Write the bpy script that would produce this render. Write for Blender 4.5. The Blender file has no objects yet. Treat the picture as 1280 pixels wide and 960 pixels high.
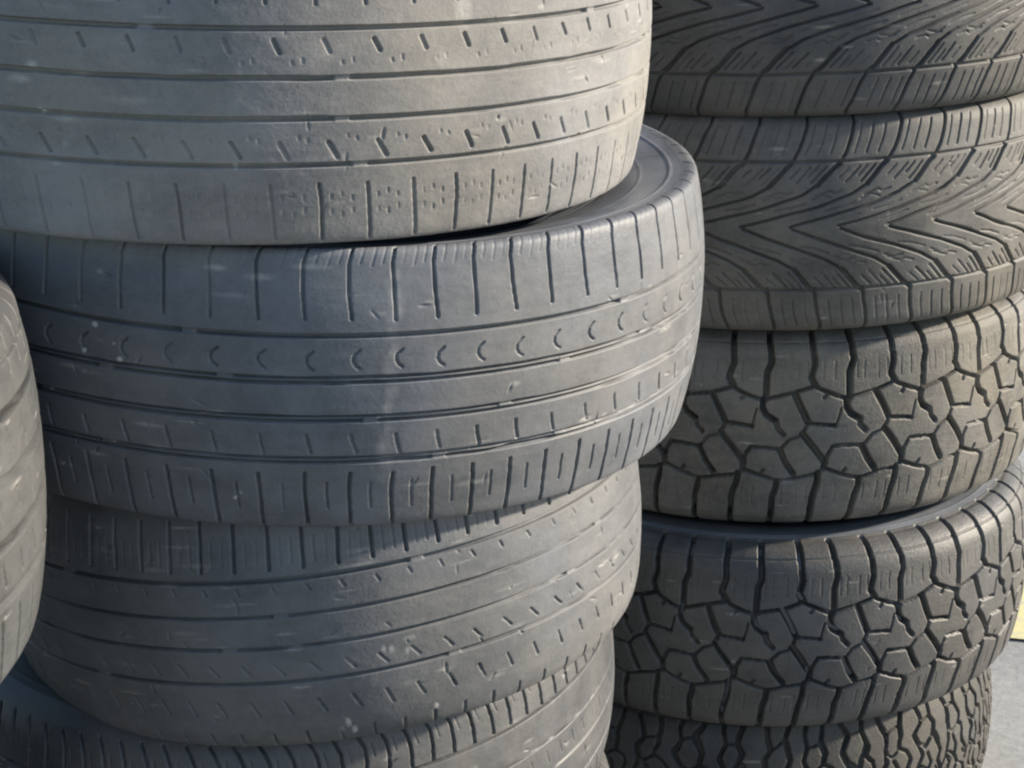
import bpy, math, numpy as np
from mathutils import Vector, Euler

scene = bpy.context.scene
COL = scene.collection
rng = np.random.default_rng(7)
RS = .85                         # right stack, ground and stripe scaled about the camera, nearer the left stack
CAM_H = 1.489*RS                      # camera height over the ground
R_ = math.radians

# ------------------------------------------------------------------ materials
def nodes_of(m):
    m.use_nodes = True
    nt = m.node_tree
    return nt, nt.nodes, nt.links, nt.nodes['Principled BSDF']

def rubber(name, dark, dust, amount=.5, rough=.72, spec=.35, grain=.25, seed=0., mark=(.5, .48, .44), grain_scale=900., scuff=.5):
    """Worn tyre rubber: dark compound, greyed by abrasion and road dust in patches and along the running direction."""
    m = bpy.data.materials.new(name)
    nt, N, L, P = nodes_of(m)
    at = N.new('ShaderNodeAttribute'); at.attribute_name = 'unroll'
    off = N.new('ShaderNodeVectorMath'); off.operation = 'ADD'; off.inputs[1].default_value = (seed, seed * 1.7, seed * .6)
    L.new(at.outputs['Vector'], off.inputs[0])
    st = N.new('ShaderNodeVectorMath'); st.operation = 'MULTIPLY'; st.inputs[1].default_value = (.16, 1.5, 1.)
    L.new(off.outputs[0], st.inputs[0])
    tc = N.new('ShaderNodeTexCoord')
    ob = N.new('ShaderNodeVectorMath'); ob.operation = 'ADD'; ob.inputs[1].default_value = (seed, seed, seed)
    L.new(tc.outputs['Object'], ob.inputs[0])
    def noise(src, scale, detail, rough_):
        n = N.new('ShaderNodeTexNoise'); n.inputs['Scale'].default_value = scale
        n.inputs['Detail'].default_value = detail; n.inputs['Roughness'].default_value = rough_
        L.new(src, n.inputs['Vector']); return n.outputs['Fac']
    def ramp(src, a, b):
        r = N.new('ShaderNodeMapRange'); r.inputs[1].default_value = a; r.inputs[2].default_value = b
        L.new(src, r.inputs[0]); return r.outputs[0]
    def math_(op, a, b):
        n = N.new('ShaderNodeMath'); n.operation = op; n.use_clamp = True
        for i, x in enumerate((a, b)):
            if isinstance(x, (int, float)): n.inputs[i].default_value = x
            else: L.new(x, n.inputs[i])
        return n.outputs[0]
    patches = ramp(noise(ob.outputs[0], 10., 7., .66), .36, .64)
    streaks = ramp(noise(st.outputs[0], 70., 6., .66), .36, .66)
    fine = ramp(noise(ob.outputs[0], 130., 6., .72), .36, .64)
    speck = ramp(noise(ob.outputs[0], grain_scale * .8, 3., .7), .28, .75)
    a = math_('MULTIPLY', patches, .62)
    a = math_('ADD', a, math_('MULTIPLY', streaks, .35 * scuff * 2 * .5))
    a = math_('ADD', a, math_('MULTIPLY', fine, .22))
    a = math_('ADD', a, math_('MULTIPLY', speck, .42))
    fac = math_('MULTIPLY', a, amount * 1.55)
    mix = N.new('ShaderNodeMix'); mix.data_type = 'RGBA'
    mix.inputs[6].default_value = (*dark, 1)
    hue = N.new('ShaderNodeMix'); hue.data_type = 'RGBA'
    g_ = sum(dust)/3
    hue.inputs[6].default_value = (dust[0]*.97, dust[1]*.995, dust[2]*1.05, 1); hue.inputs[7].default_value = (dust[0]*1.05, dust[1]*1.0, dust[2]*.92, 1)
    L.new(ramp(noise(ob.outputs[0], 6.5, 5., .6), .36, .64), hue.inputs[0]); L.new(hue.outputs[2], mix.inputs[7])
    L.new(fac, mix.inputs[0])
    # pale dried-dust marks and paint flecks that the tyre itself carries
    mk = N.new('ShaderNodeAttribute'); mk.attribute_name = 'mark'
    mf = math_('MULTIPLY', mk.outputs['Fac'], ramp(noise(ob.outputs[0], 220., 4., .7), .18, .55))
    mix2 = N.new('ShaderNodeMix'); mix2.data_type = 'RGBA'
    mix2.inputs[7].default_value = (*mark, 1)
    L.new(mf, mix2.inputs[0]); L.new(mix.outputs[2], mix2.inputs[6])
    L.new(mix2.outputs[2], P.inputs['Base Color'])
    rr = N.new('ShaderNodeMapRange'); rr.inputs[3].default_value = rough - .10; rr.inputs[4].default_value = rough + .12
    L.new(fac, rr.inputs[0]); L.new(rr.outputs[0], P.inputs['Roughness'])
    P.inputs['Specular IOR Level'].default_value = spec
    b = N.new('ShaderNodeBump'); b.inputs['Strength'].default_value = grain; b.inputs['Distance'].default_value = .002
    hs = math_('ADD', math_('MULTIPLY', noise(ob.outputs[0], grain_scale * .55, 3., .65), .7), math_('MULTIPLY', noise(st.outputs[0], 300., 3., .6), .3))
    L.new(hs, b.inputs['Height']); L.new(b.outputs[0], P.inputs['Normal'])
    return m

def concrete():
    m = bpy.data.materials.new('pale_concrete')
    nt, N, L, P = nodes_of(m)
    tc = N.new('ShaderNodeTexCoord')
    def noise(scale, detail, r):
        n = N.new('ShaderNodeTexNoise'); n.inputs['Scale'].default_value = scale; n.inputs['Detail'].default_value = detail
        n.inputs['Roughness'].default_value = r; L.new(tc.outputs['Object'], n.inputs['Vector']); return n.outputs['Fac']
    big, sml = noise(2.3, 7, .6), noise(70, 6, .7)
    mx = N.new('ShaderNodeMath'); mx.operation = 'MULTIPLY_ADD'; mx.inputs[1].default_value = .55
    L.new(big, mx.inputs[0])
    ml = N.new('ShaderNodeMath'); ml.operation = 'MULTIPLY'; ml.inputs[1].default_value = .45; L.new(sml, ml.inputs[0]); L.new(ml.outputs[0], mx.inputs[2])
    cr = N.new('ShaderNodeValToRGB'); e = cr.color_ramp.elements
    e[0].position, e[0].color = .30, (.20, .20, .195, 1)
    e[1].position, e[1].color = .68, (.42, .42, .405, 1)
    L.new(mx.outputs[0], cr.inputs[0]); L.new(cr.outputs[0], P.inputs['Base Color'])
    P.inputs['Roughness'].default_value = .9
    b = N.new('ShaderNodeBump'); b.inputs['Strength'].default_value = .35; b.inputs['Distance'].default_value = .004
    L.new(sml, b.inputs['Height']); L.new(b.outputs[0], P.inputs['Normal'])
    return m

def bounce_blocker():  # dark surface for the added sheet that soaks up ground bounce
    m = bpy.data.materials.new('bounce_blocker_dark')
    nt, N, L, P = nodes_of(m)
    tc = N.new('ShaderNodeTexCoord'); n = N.new('ShaderNodeTexNoise'); n.inputs['Scale'].default_value = 120; n.inputs['Detail'].default_value = 8
    L.new(tc.outputs['Object'], n.inputs['Vector'])
    cr = N.new('ShaderNodeValToRGB'); e = cr.color_ramp.elements
    e[0].color = (.022, .022, .024, 1); e[1].color = (.06, .058, .056, 1)
    L.new(n.outputs['Fac'], cr.inputs[0]); L.new(cr.outputs[0], P.inputs['Base Color']); P.inputs['Roughness'].default_value = .9
    return m

def yellow_paint():
    m = bpy.data.materials.new('worn_yellow_paint')
    nt, N, L, P = nodes_of(m)
    tc = N.new('ShaderNodeTexCoord'); n = N.new('ShaderNodeTexNoise'); n.inputs['Scale'].default_value = 55; n.inputs['Detail'].default_value = 7
    n.inputs['Roughness'].default_value = .7
    L.new(tc.outputs['Object'], n.inputs['Vector'])
    cr = N.new('ShaderNodeValToRGB'); e = cr.color_ramp.elements
    e[0].position, e[0].color = .36, (.46, .445, .37, 1); e[1].position, e[1].color = .52, (.66, .60, .30, 1)
    L.new(n.outputs['Fac'], cr.inputs[0]); L.new(cr.outputs[0], P.inputs['Base Color']); P.inputs['Roughness'].default_value = .75
    return m

# ------------------------------------------------------------------ tyre cross-section
def bez(p0, p1, p2, p3, n):
    t = np.linspace(0, 1, n)[:, None]
    return (1-t)**3*p0 + 3*(1-t)**2*t*p1 + 3*(1-t)*t*t*p2 + t**3*p3

class Profile:
    """Outer half section (crown to bead) by arc length; the lower half mirrors it."""
    def __init__(self, R, W, tw, crown, rim, square=.55, bulge=.52):
        z = np.linspace(0, tw/2, 200)
        cr = np.stack([R - crown*(z/(tw/2))**2.2, z], 1)
        P0 = cr[-1]; t0 = cr[-1]-cr[-2]; t0 /= np.linalg.norm(t0)
        Rm = rim + bulge*(R-rim)
        P3 = np.array([Rm, W/2]); k = (W-tw)/2
        a = bez(P0, P0 + t0*k*(.55+square*.6), P3 + np.array([(P0[0]-Rm)*(.35+square*.55), 0]), P3, 200)
        B = np.array([rim, W*(.37 if bulge < .7 else .31)])
        b = bez(P3, P3 - np.array([(Rm-rim)*.55, .014 if bulge > .7 else 0.]), B + np.array([.028, .020]), B, 120)
        pts = np.concatenate([cr, a[1:], b[1:]])
        d = np.r_[0, np.cumsum(np.linalg.norm(np.diff(pts, axis=0), axis=1))]
        self.pts, self.d, self.R = pts, d, R
        tg = np.gradient(pts, d, axis=0); tg /= np.linalg.norm(tg, axis=1)[:, None]
        self.nr = np.stack([tg[:, 1], -tg[:, 0]], 1)      # outward (r, z)
        self.L = d[-1]; self.bead = B
    def at(self, p):
        q = np.abs(p); sg = np.where(p < 0, -1., 1.)
        r = np.interp(q, self.d, self.pts[:, 0]); z = np.interp(q, self.d, self.pts[:, 1])*sg
        nr = np.interp(q, self.d, self.nr[:, 0]); nz = np.interp(q, self.d, self.nr[:, 1])*sg
        return r, z, nr, nz

def grid_mesh(name, X, Y, Z, wrap, attrs=None):
    """Quad grid: rows along axis 0, ring along axis 1 (closed when wrap)."""
    nr, nc = X.shape
    me = bpy.data.meshes.new(name)
    me.vertices.add(nr*nc)
    me.vertices.foreach_set('co', np.stack([X, Y, Z], -1).astype(np.float32).ravel())
    i = np.arange(nr-1)[:, None]; j = np.arange(nc if wrap else nc-1)[None, :]; j2 = (j+1) % nc
    q = np.stack([i*nc+j, i*nc+j2, (i+1)*nc+j2, (i+1)*nc+j], -1).reshape(-1, 4).astype(np.int32)
    n = len(q)
    me.loops.add(n*4); me.loops.foreach_set('vertex_index', q.ravel())
    me.polygons.add(n); me.polygons.foreach_set('loop_start', np.arange(0, n*4, 4, dtype=np.int32))
    me.polygons.foreach_set('use_smooth', np.ones(n, dtype=bool))
    for k, (typ, dat) in (attrs or {}).items():
        a = me.attributes.new(k, typ, 'POINT')
        a.data.foreach_set('vector' if typ == 'FLOAT_VECTOR' else 'value', np.ascontiguousarray(dat, dtype=np.float32).ravel())
    me.update(calc_edges=True)
    return me

def link(name, me, mat, parent):
    o = bpy.data.objects.new(name, me); COL.objects.link(o)
    if mat: me.materials.append(mat)
    o.parent = parent
    return o

def vnoise(x, y, px, seed):
    """value noise, periodic in x with px cells"""
    g = np.random.default_rng(seed).random((px, 512))
    xi = np.floor(x).astype(int); yi = np.floor(y).astype(int); fx = x-xi; fy = y-yi
    fx = fx*fx*(3-2*fx); fy = fy*fy*(3-2*fy)
    a = g[xi % px, yi % 512]; b = g[(xi+1) % px, yi % 512]; c = g[xi % px, (yi+1) % 512]; d = g[(xi+1) % px, (yi+1) % 512]
    return (a*(1-fx)+b*fx)*(1-fy)+(c*(1-fx)+d*fx)*fy

# ------------------------------------------------------------------ tread patterns: lines are (points [(s, v) mm], half width mm, depth mm), repeated every pitch
def flip(lines):           # the same tread with its other side up
    return [([(-s, -v) for s, v in pts], w, d) for pts, w, d in lines]
def mirror(lines, shift=0.):
    return [([(s+shift, -v) for s, v in pts], w, d) for pts, w, d in lines]

def pat_touring_pale():
    P = 33.
    l = [([(2, -64), (4, -84), (6, -106)], .95, 3.2)]
    for k, (a, b) in enumerate(((.30, .0), (.52, 2.), (.74, -1.))):
        l += [([(P*a, -72+b), (P*a+.4, -75+b)], .7, .8), ([(P*a+1, -83-b), (P*a+1.3, -86-b)], .7, .8)]
    l += [([(8, -33.5), (14.5, -44.5)], 1.25, 3.), ([(21, -29), (21.5, -31)], .8, .9), ([(27, -31), (27.5, -33)], .8, .9)]
    l += [([(5, 36.5), (9, 28)], 1.2, 3.), ([(17, 22), (17.5, 20)], .8, .8), ([(24, 24), (24.5, 21)], .8, .8)]
    l += [([(0, 60), (-2, 84), (3, 110)], .95, 3.), ([(P*.5, 72), (P*.5, 80)], .7, 1.5)]
    return P, l, [(43.5, 1.6, 5.5), (10.2, 1.7, 6.), (-17.8, 1.8, 6.), (-50.2, 1.6, 5.5)]

def pat_touring_dark():
    P = 33.6
    l = [([(0, 58), (-1.2, 78), (-2, 98), (1, 110), (7, 119)], 1.0, 3.4), ([(P*.52-2, 96), (P*.52+3, 112)], .8, .45),
         ([(P*.25-2, 98), (P*.25+3, 113)], .8, .4), ([(P*.77-2, 98), (P*.77+3, 113)], .8, .4)]
    l += [([(6, 35.5), (1.5, 32), (1, 27.5), (3, 24), (6, 22)], .8, 2.4)]
    l += [([(1, -29), (2, -35), (4.5, -43)], .95, 2.6)]
    l += [([(0, -60), (1, -80), (3, -114)], 1.15, 4.2), ([(P*.5, -68), (P*.5+1.5, -90)], .7, 2.4)]
    return P, l, [(46.5, 1.7, 6.), (12.0, 1.4, 7.), (15.6, 1.1, 6.), (-14.0, 1.1, 6.), (-17.5, 1.4, 7.), (-46.7, 1.1, 6.), (-50.2, 1.4, 6.5)]

def pat_ribbed():
    P = 26.
    l = [([(0, 51), (.8, 68), (1.6, 90)], 1.15, 4.8), ([(P*.34, 55), (P*.34+.6, 74)], .55, 1.2), ([(P*.67, 55), (P*.67+.6, 74)], .55, 1.2)]
    l += [([(0, 36.5), (2.0, 32)], .8, 1.8), ([(-5, -27), (1.5, -35)], .85, 2.0), ([(-3, -59), (2, -71)], .9, 2.4), ([(10, -90), (11.5, -108)], .95, 3.)]
    return P, l, [(42.4, 1.6, 5.), (13.8, 1.4, 5.), (-12.2, 1.4, 5.), (-41.8, 1.5, 5.)]

def pat_fine_ribbed():
    P = 20.
    l = [([(-4, 93), (0, 86), (3.5, 76), (4, 64), (2.5, 50)], 1.15, 4.2), ([(9, 80), (11, 68)], .55, 1.2)]
    l += [([(2, -58), (4, -80), (0, -108)], 1.1, 4.), ([(0, 6), (3, -6)], .6, 1.2)]
    return P, l, [(48, 1.4, 5.), (15., 1.2, 5.), (-15., 1.2, 5.), (-48, 1.3, 5.)]

def pat_wide_rib():
    P = 30.
    l = [([(0, 84), (3, 108), (4, 130)], 1.1, 4.), ([(0, 58), (6, 40)], .8, 2.4), ([(2, 18), (5, 4)], .7, 1.6), ([(0, -24), (4, -40)], .8, 2.4),
         ([(0, -64), (3, -100), (4, -130)], 1.2, 4.)]
    return P, l, [(96, 1., 4.), (66, 3.0, 18.), (27, 3.3, 19.), (-12, 3.3, 19.), (-51, 3.2, 18.)]

def pat_directional():
    P = 60.
    l = [([(0, 78), (8, 92), (20, 124), (21, 146)], 1.7, 6.)]
    for k in (.25, .5, .75):
        l += [([(P*k+2, 88), (P*k+8, 104), (P*k+14, 122)], .8, 2.6)]
    arm = [([(-1, 77), (-8, 72), (-17, 62), (-28, 50)], 2.4, 7.), ([(-28, 50), (-48, 39), (-84, 27), (-130, 15), (-182, 2)], 1.25, 7.), ([(-58, 44), (-70, 41), (-74, 44), (-92, 38)], .7, 2.6), ([(-72, 36), (-84, 39), (-96, 34)], .7, 2.4), ([(-104, 30), (-122, 24), (-140, 21)], .7, 2.6), ([(-96, 17), (-130, 8)], .6, 1.8), 
           ([(-17, 73), (-36, 53)], .85, 3.2), ([(-27, 73), (-39, 61)], .7, 2.6), ([(-36, 72), (-54, 54)], .85, 3.2), ([(-50, 71), (-62, 60)], .7, 2.6),
           ([(-60, 32), (-120, 14)], .55, 1.4)]
    low = [([(-28, 50), (-48, 38), (-84, 24), (-120, 12), (-150, 1)], 1.25, 7.) if k == 1 else a for k, a in enumerate(arm)]
    l += arm + mirror(low, P*.52)
    l += [([(P*.52, -74), (P*.52+2, -92), (P*.52+9, -124), (P*.52+9, -146)], 1.8, 6.)]
    for k in (.25, .5, .75):
        l += [([(P*(k+.52)+2, -88), (P*(k+.52)+4, -104), (P*(k+.52)+8, -122)], .7, 2.2)]
    return P, l, [(79, 1.5, 4.), (-75, 1.5, 4.)]

def pat_all_terrain(P=100.):
    def c(pts):                                   # traced from the tread as it shows face on
        o = []
        for x, y in pts:
            ym = 617 - .107*(x-250)
            o.append(((x-65)/375*P, (ym-y)*.262))
        return o
    T, t = (3.6, 17.), (2.2, 14.)
    l = []
    def add(pts, wd, extra_top=None, extra_bot=None):
        q = c(pts)
        if extra_top: q = extra_top(q) + q
        if extra_bot: q = q + extra_bot(q)
        l.append((q, *wd))
    top = lambda q: [(q[0][0]-2, 146.), (q[0][0]-2, 118.), (q[0][0]-1, 100.)]
    bot = lambda q: [(q[-1][0]-2, -100.), (q[-1][0]-3, -118.), (q[-1][0]-3, -146.)]
    add([(472, 240), (455, 292), (452, 415)], (3.6, 16.), top)          # lateral slots of the upper shoulder
    add([(297, 268), (278, 335), (300, 372)], (3.6, 16.), top)
    add([(65, 458), (205, 412), (283, 380)], t)                         # upper zigzag
    add([(283, 362), (318, 386), (385, 408), (440, 422)], t)
    add([(65, 458), (64, 505), (80, 535), (122, 558)], T)
    add([(122, 558), (130, 592), (157, 618)], (2.9, 9.))
    add([(205, 420), (232, 480), (265, 550)], T)
    add([(265, 552), (330, 553), (390, 556)], t)
    add([(390, 556), (400, 520), (412, 470)], (1.1, 5.))
    add([(265, 555), (245, 605)], (2.2, 8.))
    add([(245, 605), (300, 672), (350, 740)], T)
    add([(245, 612), (185, 640), (142, 695)], (1.9, 7.))
    add([(142, 695), (170, 755), (207, 808)], T)
    add([(350, 742), (360, 700), (382, 657)], (2.2, 8.))
    add([(382, 657), (430, 653), (514, 652)], t)
    add([(350, 742), (345, 775)], T)
    add([(135, 858), (230, 826), (322, 800)], t)                        # lower zigzag
    add([(345, 770), (430, 800), (510, 818)], t)
    add([(322, 795), (318, 850), (300, 920)], (3.5, 16.), None, bot)
    add([(135, 858), (133, 900), (118, 945)], (3.5, 16.), None, bot)
    for x, y in ((335, 425), (435, 782)):
        l.append((c([(x, y), (x+10, y-12)]), 2.1, 5.))
    for k in (.13, .22, .40, .52, .72, .86):                            # hair sipes on the shoulder blocks
        l.append(([(P*k, 70), (P*k+1, 92)], .5, 1.6)); l.append(([(P*k+3, -66), (P*k+2, -90)], .5, 1.6))
    return P, l, [(117, .8, 1.6), (-117, .8, 1.6)]

def pat_mud():
    P = 58.
    T = (2.9, 9.)
    l = [([(0, 146), (0, 112), (5, 96), (-2, 80), (3, 66)], 3.4, 10.), ([(29, 146), (29, 120), (25, 100), (32, 84), (28, 70)], 3.4, 10.)]
    l += [([(3, 66), (14, 60), (28, 70)], 2., 7.), ([(28, 70), (40, 62), (44, 50)], 2.4, 8.), ([(44, 50), (38, 38), (45, 22), (40, 8)], *T), ([(3, 66), (8, 50), (0, 36), (8, 18)], *T),
          ([(18, 52), (24, 38), (18, 26), (26, 10)], 2.3, 8.), ([(8, 18), (18, 26)], 1.6, 6.), ([(40, 8), (52, 12), (66, 18)], 1.8, 7.), ([(26, 10), (40, 8)], 1.6, 6.)]
    l += [([(26, 10), (20, -8), (28, -22), (22, -40)], *T), ([(40, 8), (46, -10), (38, -26), (46, -44)], *T), ([(8, 18), (2, 0), (10, -16), (3, -34)], 2.4, 8.), ([(22, -40), (34, -36), (46, -44)], 1.8, 7.), ([(3, -34), (12, -44), (22, -40)], 1.8, 7.)]
    l += [([(22, -40), (28, -62), (22, -84), (26, -146)], 3.2, 10.), ([(46, -44), (54, -66), (48, -88), (52, -146)], 3.2, 10.)]
    l += [([(0, 36), (18, 26)], 1.7, 7.), ([(45, 22), (58, 36)], 1.7, 7.), ([(10, -16), (28, -22)], 1.9, 7.), ([(38, -26), (61, -16)], 1.8, 7.), ([(5, 96), (25, 100)], 1.6, 6.)]
    for s, v in ((33, 30), (52, -24)):
        l.append(([(s, v), (s+5, v-7)], 1.5, 5.))
    return P, l, []

# ------------------------------------------------------------------ tyre builder
def build_tyre(name, R, W, tw, crown, rim, pattern, mat, side_mat, wrap=.034, step=.0009, square=.55, phase=0., warp=.0, wear=.15, bars=6, marks=None, lug=0., seed=1, fade=None, bulge=.52, vary=True, jit=0., vstep=None, nicks=0):
    root = bpy.data.objects.new(name, None); COL.objects.link(root); root.empty_display_size = .1
    pr = Profile(R, W, tw, crown, rim, square, bulge)
    P, lines, circ = pattern
    N = round(2*math.pi*R*1000/P); P2 = 2*math.pi*R*1000/N
    # ring: fine over the side that faces the photograph (and a good way round), coarser behind
    f = R_(118); nf = int(2*f*R/step); nb = int((2*math.pi-2*f)*R/.0035)
    th = np.r_[np.linspace(-f, f, nf, endpoint=False), np.linspace(f, 2*math.pi-f, nb, endpoint=False)]
    lt = tw/2 + wrap
    vs = vstep or step
    p = np.linspace(-lt, lt, int(2*lt/vs)+1)
    s = th*R*1000
    sw = s + warp*(np.sin(3*th+seed)+.6*np.sin(8*th+2*seed)) + phase        # real treads vary their pitch
    su = (sw % (N*P2))*P/P2
    v = p*1000
    D = np.zeros((len(v), len(s)), np.float32)
    amp = np.ones(len(s), np.float32)
    pidx = np.floor((sw % (N*P2))/P2).astype(int) % N
    vr = np.random.default_rng(seed+40)
    if fade: amp = fade(s).astype(np.float32)
    E = max(.45, step*1000*.55)
    if jit:                                        # blocks cut and worn out of line
        x1 = np.mod(th/(2*math.pi), 1.)[None, :]
        dS = ((vnoise(x1*70, v[:, None]/26+20, 70, seed+60)-.5)*2*jit).astype(np.float32)
        dV = ((vnoise(x1*70, v[:, None]/26+80, 70, seed+61)-.5)*2*jit).astype(np.float32)
    for v0, hw, d in circ:
        rows = np.where(np.abs(v-v0) < hw+2)[0]
        if not len(rows): continue
        wob = (vnoise(np.mod(th/(2*math.pi), 1.)*90, np.full_like(th, v0), 90, seed+3)-.5)*.5
        Ec = vs*1000*.55
        k = np.clip((hw+Ec-np.abs(v[rows, None]-v0-wob[None, :]))/(2*Ec), 0, 1); k = k*k*(3-2*k)
        bar = np.ones_like(s)
        if bars:
            q = np.abs(((th*bars/(2*math.pi)+.37*(v0 % 7)) % 1)-.5)*2*math.pi*R*1000/bars
            bar = 1-.75*np.clip((7-q)/2, 0, 1)
        D[rows] = np.maximum(D[rows], d*k*bar[None, :])
    for pts, hw, d in lines:
        shal = d < 3.5
        pa = (vr.uniform(.38, 1.05, N) if shal else vr.uniform(.75, 1.05, N)) if vary else np.ones(N)
        lamp = (amp*pa[pidx]).astype(np.float32)
        segs = list(zip(pts[:-1], pts[1:])) if len(pts) > 1 else [(pts[0], pts[0])]
        for (s0, v0), (s1, v1) in segs:
            rows = np.where((v > min(v0, v1)-hw-1-jit) & (v < max(v0, v1)+hw+1+jit))[0]
            if not len(rows): continue
            mid = (s0+s1)/2; half = abs(s1-s0)/2+hw+1+jit
            sub = v[rows][:, None]; L2 = max((s1-s0)**2+(v1-v0)**2, 1e-6)
            best = np.full((len(rows), len(s)), 1e9, np.float32)
            u = ((su-mid+P/2) % P)-P/2+mid
            reps = int(math.ceil((half-P/2)/P)) if half > P/2 else 0
            for k in range(-reps, reps+1):
                uu = u+k*P
                cols = np.where(np.abs(uu-mid) < half)[0]
                if not len(cols): continue
                ux, vx = uu[cols][None, :], sub
                if jit: ux, vx = ux+dS[np.ix_(rows, cols)], sub+dV[np.ix_(rows, cols)]
                t = np.clip(((ux-s0)*(s1-s0)+(vx-v0)*(v1-v0))/L2, 0, 1)
                dd = np.hypot(ux-s0-t*(s1-s0), vx-v0-t*(v1-v0))
                best[:, cols] = np.minimum(best[:, cols], dd)
            k = np.clip((hw+E-best)/(2*E), 0, 1); k = k*k*(3-2*k)
            D[rows] = np.maximum(D[rows], d*k*lamp[None, :])
    # random cuts and chips of a used tyre, and the pale scuffs beside them
    nk = np.random.default_rng(seed+90); scuffs = []
    for _ in range(nicks):
        s0 = nk.uniform(-f, f)*R*1000; v0 = nk.uniform(-1, 1)*(tw*500+4); an = nk.normal(0, .5)+(0 if nk.random() < .6 else 1.57)
        la, lb, dd_ = nk.uniform(1.5, 7.), nk.uniform(.5, 1.3), nk.uniform(.4, 1.5)
        scuffs.append((s0+nk.normal(0, 6), v0+nk.normal(0, 3), nk.uniform(3, 16), nk.uniform(.6, 2.4), nk.uniform(.10, .42)))
        cols = np.where(np.abs(s-s0) < la+2)[0]; rows = np.where(np.abs(v-v0) < la+2)[0]
        if not len(cols) or not len(rows): continue
        a1 = (s[cols]-s0)[None, :]; b1 = (v[rows]-v0)[:, None]
        q = np.hypot((a1*math.cos(an)+b1*math.sin(an))/la, (b1*math.cos(an)-a1*math.sin(an))/lb)
        ix = np.ix_(rows, cols); D[ix] = np.maximum(D[ix], dd_*np.clip(1.3-q, 0, 1))
    # fade the pattern out where the tread meets the sidewall
    edge = np.clip((lt*1000-np.abs(v))/7., 0, 1); edge = edge*edge*(3-2*edge)
    D *= edge[:, None]
    if lug:                                        # shoulder blocks stand proud of the sidewall
        D += (lug*np.clip((np.abs(v)-(lt*1000-9))/5., 0, 1))[:, None]*edge[:, None]
    # wear: shallow flats and scuffing of the running surface
    xx = np.mod(th/(2*math.pi), 1.)
    D += (wear*1.6*(vnoise(xx[None, :]*40, v[:, None]/18+50, 40, seed)-.5) + wear*.9*(vnoise(xx[None, :]*220, v[:, None]/5+90, 220, seed+1)-.5)
          + wear*.5*(vnoise(xx[None, :]*900, v[:, None]/2.2+90, 900, seed+2)-.5)).astype(np.float32)
    r, z, nr, nz = pr.at(p)
    rr = r[:, None]-D*.001*nr[:, None]; zz = z[:, None]-D*.001*nz[:, None]
    a = th-math.pi/2
    X, Y = rr*np.cos(a)[None, :], rr*np.sin(a)[None, :]
    mk = np.zeros_like(D)
    if marks: mk = marks(s[None, :]+0*v[:, None], v[:, None]+0*s[None, :], mk)
    for s0, v0, la, lb, q in scuffs:
        cols = np.where(np.abs(s-s0) < la*1.3)[0]; rows = np.where(np.abs(v-v0) < lb*1.3)[0]
        if not len(cols) or not len(rows): continue
        ix = np.ix_(rows, cols)
        mk[ix] = np.maximum(mk[ix], q*np.clip(1.25-np.hypot((s[cols]-s0)[None, :]/la, (v[rows]-v0)[:, None]/lb), 0, 1))
    un = np.stack([np.broadcast_to(s*.001, D.shape), np.broadcast_to(p[:, None], D.shape), np.zeros_like(D)], -1)
    tread = link('tread', grid_mesh(name+'_tread', X, Y, zz, True, {'unroll': ('FLOAT_VECTOR', un), 'mark': ('FLOAT', mk)}), mat, root)
    # sidewalls
    ns = 360; ta = np.linspace(-math.pi, math.pi, ns, endpoint=False)
    for sg in (1, -1):
        q = np.linspace(lt, pr.L, 110)*sg
        r, z, nr, nz = pr.at(q)
        x = np.abs(q)-lt; Ls = pr.L-lt
        h = np.zeros_like(x)
        for c0, w0, d0 in ((.08, .0014, .7), (.30, .0012, .35), (.55, .0020, -.5), (.66, .0014, .5), (.88, .0030, 1.3)):
            h += d0*np.exp(-((x-c0*Ls)/w0)**2)
        r2 = r+h*.001*nr; z2 = z+h*.001*nz
        X = r2[:, None]*np.cos(ta-math.pi/2)[None, :]; Y = r2[:, None]*np.sin(ta-math.pi/2)[None, :]; Z = np.repeat(z2[:, None], ns, 1)
        if sg > 0: X, Y, Z = X[::-1], Y[::-1], Z[::-1]
        else: X, Y, Z = X[::-1][::-1], Y, Z
        un = np.stack([np.broadcast_to(ta*R, X.shape), Z, np.zeros_like(X)], -1)
        if sg < 0:
            X, Y, Z, un = X[::-1], Y[::-1], Z[::-1], un[::-1]
        sw_ = link('sidewall', grid_mesh(name+'_sidewall', X, Y, Z, True, {'unroll': ('FLOAT_VECTOR', un)}), side_mat, root)
        # bead: the thick rim-seat ring
        bz = pr.bead[1]*sg; t = np.linspace(0, 2*math.pi, 14)
        br = pr.bead[0]+.001+.007*np.cos(t); bzz = bz-.006*sg+.008*np.sin(t)
        link('bead', grid_mesh(name+'_bead', br[:, None]*np.cos(ta)[None, :], br[:, None]*np.sin(ta)[None, :], np.repeat(bzz[:, None], ns, 1), True), side_mat, sw_)
    # inner liner
    q = np.linspace(-pr.L, pr.L, 90); r, z, nr, nz = pr.at(q)
    th_ = np.interp(np.abs(q), [0, tw/2, pr.L], [.015, .016, .006])
    r2, z2 = r-nr*th_, z-nz*th_
    ti = np.linspace(0, 2*math.pi, 180, endpoint=False)
    link('inner_liner', grid_mesh(name+'_liner', (r2[:, None]*np.cos(ti)[None, :])[::-1], (r2[:, None]*np.sin(ti)[None, :])[::-1], np.repeat(z2[:, None], 180, 1)[::-1], True), side_mat, root)
    return root

def place(o, x, y, z, tx, ty, spin=0., k=1.):
    o.rotation_mode = 'ZYX'; o.scale = (k, k, k)
    o.location = (x*k, y*k, z*k+CAM_H); o.rotation_euler = (R_(tx), R_(-ty), R_(spin))

def tag(o, label, cat, group=None, kind=None):
    if label: o['label'] = label
    if cat: o['category'] = cat
    if group: o['group'] = group
    if kind: o['kind'] = kind

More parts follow.
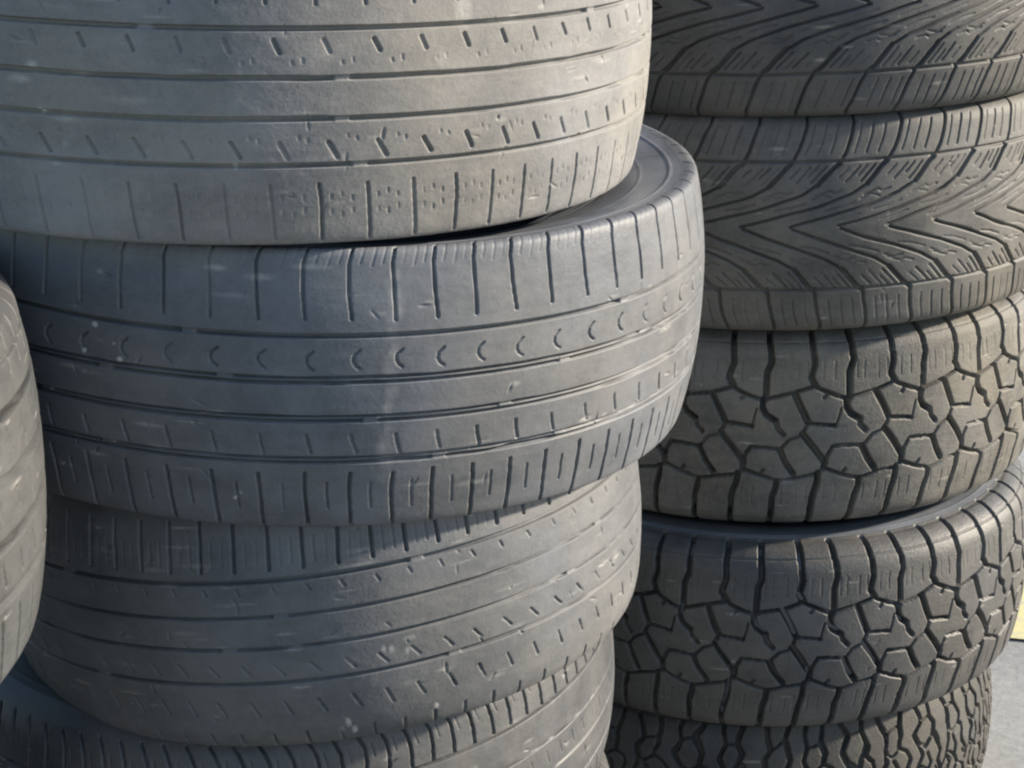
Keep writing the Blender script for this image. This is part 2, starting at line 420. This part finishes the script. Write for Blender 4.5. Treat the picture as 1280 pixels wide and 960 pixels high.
def copy_tree(o, parent=None):
    c = o.copy(); COL.objects.link(c); c.parent = parent
    for ch in list(o.children): copy_tree(ch, c)
    return c

# ------------------------------------------------------------------ materials of the individual tyres
M_t1 = rubber('rubber_pale_brown_dust', (.115, .117, .12), (.245, .243, .238), .62, 0.68, 0.35, 0.18, 1.3)
M_t2 = rubber('rubber_charcoal', (.066, .073, .084), (.178, .185, .197), .50, 0.55, 0.45, 0.13, 4.1)
M_t3 = rubber('rubber_grey_scuffed', (.072, .078, .086), (.18, .184, .19), .50, 0.6, 0.4, 0.16, 7.7)
M_t4 = rubber('rubber_grey_ribbed', (.036, .039, .044), (.14, .139, .136), .45, 0.52, 0.5, 0.15, 9.2)
M_l = rubber('rubber_tan_dust', (.030, .033, .037), (.10, .102, .10), .46, 0.62, 0.4, 0.22, 12.4)
M_r1 = rubber('rubber_dark_directional', (.032, .035, .039), (.125, .123, .117), .48, 0.6, 0.4, 0.22, 15.9)
M_r2 = rubber('rubber_dusty_directional', (.036, .038, .041), (.165, .159, .144), .50, 0.6, 0.4, 0.24, 18.3)
M_r3 = rubber('rubber_block_dusty', (.038, .039, .041), (.19, .18, .158), .54, 0.62, 0.4, 0.42, 21.6, grain_scale=520)
M_r4 = rubber('rubber_block_dark', (.028, .030, .033), (.125, .121, .113), .46, 0.52, 0.5, 0.38, 25.1, grain_scale=520)
M_r5 = rubber('rubber_mud_brown', (.024, .025, .026), (.115, .108, .096), .44, 0.66, 0.35, 0.45, 28.8, grain_scale=480)
S_dark = rubber('sidewall_black', (.028, .030, .034), (.09, .09, .088), .38, .62, .35, .15, 31.)
S_grey = rubber('sidewall_grey', (.10, .108, .122), (.22, .235, .26), .5, 0.36, 0.75, 0.1, 34.)

# marks the tyre carries: a dried streak across the tread and a few pale flecks
def marks_dark(s, v, m):
    c = 90.-.05*(60-v)+1.2*np.sin(v*.21)
    w = 5.+1.2*np.sin(v*.11)
    br = .55+.45*np.sin(v*.31+1.)*np.sin(v*.13)
    k = np.clip(1.3-np.abs(s-c)/w, 0, .9)*np.clip((v+72)/14, 0, 1)*np.clip((98-v)/10, 0, 1)*.36*br
    m = np.maximum(m, k)
    for a, b, r, q in ((-132, 42, 2.0, 1.4), (-141, 21, 1.7, 1.4), (-111, 19, 1.9, 1.4), (-116, 30, 1.0, .8), (189, -46, 1.6, 1.4), (-26, -82, 1.5, .8), (-22, -77, 1., .8)):
        m = np.maximum(m, np.clip(1.6-np.hypot((s-a)*1., (v-b)*1.2)/r, 0, 1)*q)
    for a, b, la, lb, q in ((-40, 93, 9, 2.5, .5), (-8, 88, 12, 3., .35), (30, 96, 16, 2.5, .35)):
        m = np.maximum(m, np.clip(1.2-np.hypot((s-a)/la, (v-b)/lb), 0, 1)*q)
    return m
def marks_grey(s, v, m):
    for a, b, r, q in ((155, 66, 1.9, 1.2), (108, -86, 2.2, 1.2), (36, -84, 3., .8), (40, -92, 2.6, 1.), (30, -90, 2., .6), (70, -24, 2., .7), (76, -26, 2.5, .6), (88, -30, 2., .6)):
        m = np.maximum(m, np.clip(1.4-np.hypot((s-a)*1.2, (v-b)*.7)/r, 0, 1)*q)
    return m
def marks_pale(s, v, m):
    for a, b, la, lb, q in ((-110, 4, 9, 3, .5), (95, 25, 12, 10, .22), (205, 55, 7, 16, .4), (188, 20, 5, 8, .25), (-30, -6, 20, 3, .25), (-95, -17, 2, 2.5, 1.), (40, -50, 2, 2.5, .9), (-100, 14, 5, 3, .6)):
        m = np.maximum(m, np.clip(1.3-np.hypot((s-a)/la, (v-b)/lb), 0, 1)*q)
    return m

# ------------------------------------------------------------------ the left stack
t1 = build_tyre('car_tyre', .3426, .218, .176, .007, .205, pat_touring_pale(), M_t1, S_dark, step=.00085, vstep=.0006, warp=3.5, seed=3, wear=.22, nicks=110, jit=.9, bulge=.86, marks=marks_pale, phase=4,
                fade=lambda s: np.clip(.6+.4*(s+300)/480, .5, 1.))
place(t1, -.2269, 1.6796, -.2455, -.6, -1.57)
tag(t1, 'pale dusty brown worn car tyre topmost in the left stack, faint grooves', 'tyre', 'car tyres in the left stack')
t2 = build_tyre('car_tyre', .3405, .214, .172, .008, .205, pat_touring_dark(), M_t2, S_grey, step=.00085, vstep=.0006, warp=3., seed=5, wear=.15, nicks=90, jit=.9, bulge=.86, marks=marks_dark, phase=12)
place(t2, -.174, 1.6934, -.459, .9, -2.18)
tag(t2, 'charcoal car tyre under the pale top tyre, pale streak down its tread', 'tyre', 'car tyres in the left stack')
t3 = build_tyre('car_tyre', .2830, .210, .158, .007, .172, pat_ribbed(), M_t3, S_dark, step=.00085, vstep=.0006, warp=2., seed=8, wear=.2, nicks=120, jit=.9, bulge=.74, square=.4, marks=marks_grey, phase=7)
place(t3, -.1690, 1.657, -.6670, -1.6, 5.67)
tag(t3, 'tilted grey thin ribbed car tyre in the left stack directly below the streaked tyre', 'tyre', 'car tyres in the left stack')
t4 = build_tyre('car_tyre', .3086, .204, .140, .007, .190, pat_fine_ribbed(), M_t4, S_dark, step=.00085, vstep=.0006, warp=1.5, seed=11, wear=.15, nicks=60, jit=.9, bulge=.58, square=.2, wrap=.045)
place(t4, -.2126, 1.704, -.8468, 3.2, 3.4)
tag(t4, 'closely slotted car tyre with shiny shoulder, lowest in the left stack', 'tyre', 'car tyres in the left stack')

# ------------------------------------------------------------------ the tyre at the left edge
tl = build_tyre('car_tyre', .345, .245, .205, .010, .215, pat_wide_rib(), M_l, S_dark, step=.0011, warp=3., seed=14, wear=.3, nicks=60, jit=1.2)
place(tl, -.659, 1.215, -.484, 0, 0)
tag(tl, 'pale tan tyre with wide rib grooves cut off by the left edge of the picture', 'tyre')

# ------------------------------------------------------------------ the right stack
r1 = build_tyre('car_tyre', .3716, .268, .222, .010, .228, (lambda p: (p[0], flip(p[1]), [(-a, b, c) for a, b, c in p[2]]))(pat_directional()), M_r1, S_dark, step=.00115, warp=3., seed=17, bars=0, nicks=70, jit=1.2, phase=10)
place(r1, .350, 2.6437, -.323, -1.9, 2.0, k=RS)
tag(r1, 'dark sweeping groove tyre topmost in the right stack, cut by the picture top', 'tyre', 'tyres in the right stack')
r2 = build_tyre('car_tyre', .3757, .268, .222, .010, .225, pat_directional(), M_r2, S_dark, step=.00115, warp=3., seed=19, bars=0, nicks=80, jit=1.2, phase=22)
place(r2, .348, 2.6504, -.583, -1.7, 1.45, k=RS)
tag(r2, 'tyre with full arrow shaped tread, second from top in the right stack', 'tyre', 'tyres in the right stack')
r3 = build_tyre('all_terrain_tyre', .3807, .262, .204, .009, .220, pat_all_terrain(), M_r3, S_dark, step=.00115, warp=3., seed=23, bars=0, nicks=90, jit=1.3, lug=1.5, square=.15, bulge=.62, wrap=.052, phase=41)
place(r3, .3465, 2.6723, -.8398, -.57, .96, k=RS)
tag(r3, 'dusty chunky block tread tyre directly under the arrow tread tyre in the right stack', 'tyre', 'tyres in the right stack')
r4 = build_tyre('all_terrain_tyre', .3839, .262, .196, .009, .235, pat_all_terrain(94.), M_r4, S_grey, step=.00115, warp=3., seed=27, bars=0, nicks=70, jit=1.6, lug=1.5, square=.15, bulge=.62, wrap=.052, phase=37)
place(r4, .3411, 2.6421, -1.1021, .68, .31, k=RS)
tag(r4, 'dark block tread tyre with glossy shoulder, fourth down in the right stack', 'tyre', 'tyres in the right stack')
r5 = build_tyre('mud_tyre', .372, .258, .196, .014, .235, pat_mud(), M_r5, S_dark, step=.00125, warp=3., seed=31, bars=0, nicks=40, lug=1.5, square=.6, jit=7.)
place(r5, .325, 2.655, -1.360, 0, 0, k=RS)
tag(r5, 'brown mud tyre with squiggly lugs on the ground at the base of the right stack', 'tyre', 'tyres in the right stack')

# tyres below the picture's lower edge that carry the left stack and the left-edge tyre
for k, (src, x, y, z, h) in enumerate(((tl, -.215, 1.705, -1.104, 1.23), (tl, -.72, 1.20, -.710, .90), (tl, -.72, 1.21, -.932, .90), (tl, -.72, 1.20, -1.154, .90))):
    c = copy_tree(src); place(c, x, y, z, 0, 0, 40*k+25); c.scale = (.93, .93, h)
    tag(c, 'worn car tyre below the lower edge of the picture, carrying the tyres above', 'tyre', 'tyres under the picture edge')

# ------------------------------------------------------------------ ground and painted stripe
def sheet(name, pts, mat, z=0.):
    me = bpy.data.meshes.new(name); me.from_pydata([(x, y, z) for x, y in pts], [], [tuple(range(len(pts)))]); me.update()
    o = bpy.data.objects.new(name, me); COL.objects.link(o); me.materials.append(mat); o['kind'] = 'structure'
    return o
sheet('ground', [(-60, -60), (60, -60), (60, 60), (-60, 60)], concrete())
sheet('bounce_blocker', [(-9, -9), (.36, -9), (.36, 1.87), (-9, 1.87)], bounce_blocker(), .004)  # added dark sheet, out of view, cuts sunlight bounced up onto the stacks
u = Vector((.97, -.24)); n = Vector((.24, .97)); a0 = Vector((.74, 3.10))*RS
q = [a0-u*3, a0+u*6, a0+u*6+n*.32, a0-u*3+n*.32]
sheet('painted_stripe', [(p.x, p.y) for p in q], yellow_paint(), .004)

# ------------------------------------------------------------------ light
SUN_AZ, SUN_EL = 8., 23.          # degrees from +X (towards the camera is negative), above the horizon
w = bpy.data.worlds.new('World'); scene.world = w; w.use_nodes = True
nt = w.node_tree; bg = nt.nodes['Background']
sky = nt.nodes.new('ShaderNodeTexSky'); sky.sky_type = 'NISHITA'; sky.sun_disc = False
sky.sun_elevation = R_(SUN_EL); sky.sun_rotation = R_(90-SUN_AZ); sky.air_density = 1.; sky.dust_density = .3; sky.ozone_density = 1.5
nt.links.new(sky.outputs[0], bg.inputs[0]); bg.inputs[1].default_value = .09
sd = bpy.data.lights.new('sun', 'SUN'); sd.energy = 4.1; sd.angle = R_(3.5); sd.color = (1., .88, .72)
so = bpy.data.objects.new('sun', sd); COL.objects.link(so)
d = Vector((math.cos(R_(SUN_AZ))*math.cos(R_(SUN_EL)), math.sin(R_(SUN_AZ))*math.cos(R_(SUN_EL)), math.sin(R_(SUN_EL))))
so.rotation_euler = d.to_track_quat('Z', 'Y').to_euler(); so.location = d*20

# ------------------------------------------------------------------ camera
cd = bpy.data.cameras.new('camera'); cam = bpy.data.objects.new('camera', cd); COL.objects.link(cam)
cd.sensor_width = 36.; cd.lens = 2500/1280*36; cd.clip_start = .05; cd.clip_end = 500
cam.location = (0, 0, CAM_H); cam.rotation_euler = (R_(90-18.54), 0, 0)
scene.camera = cam
scene.render.resolution_x, scene.render.resolution_y = 1024, 768
scene.view_settings.view_transform = 'Standard'; scene.view_settings.look = 'None'
scene.view_settings.exposure = 1.24; scene.view_settings.gamma = 1.
scene.render.engine = 'CYCLES'; scene.cycles.filter_width = 2.2
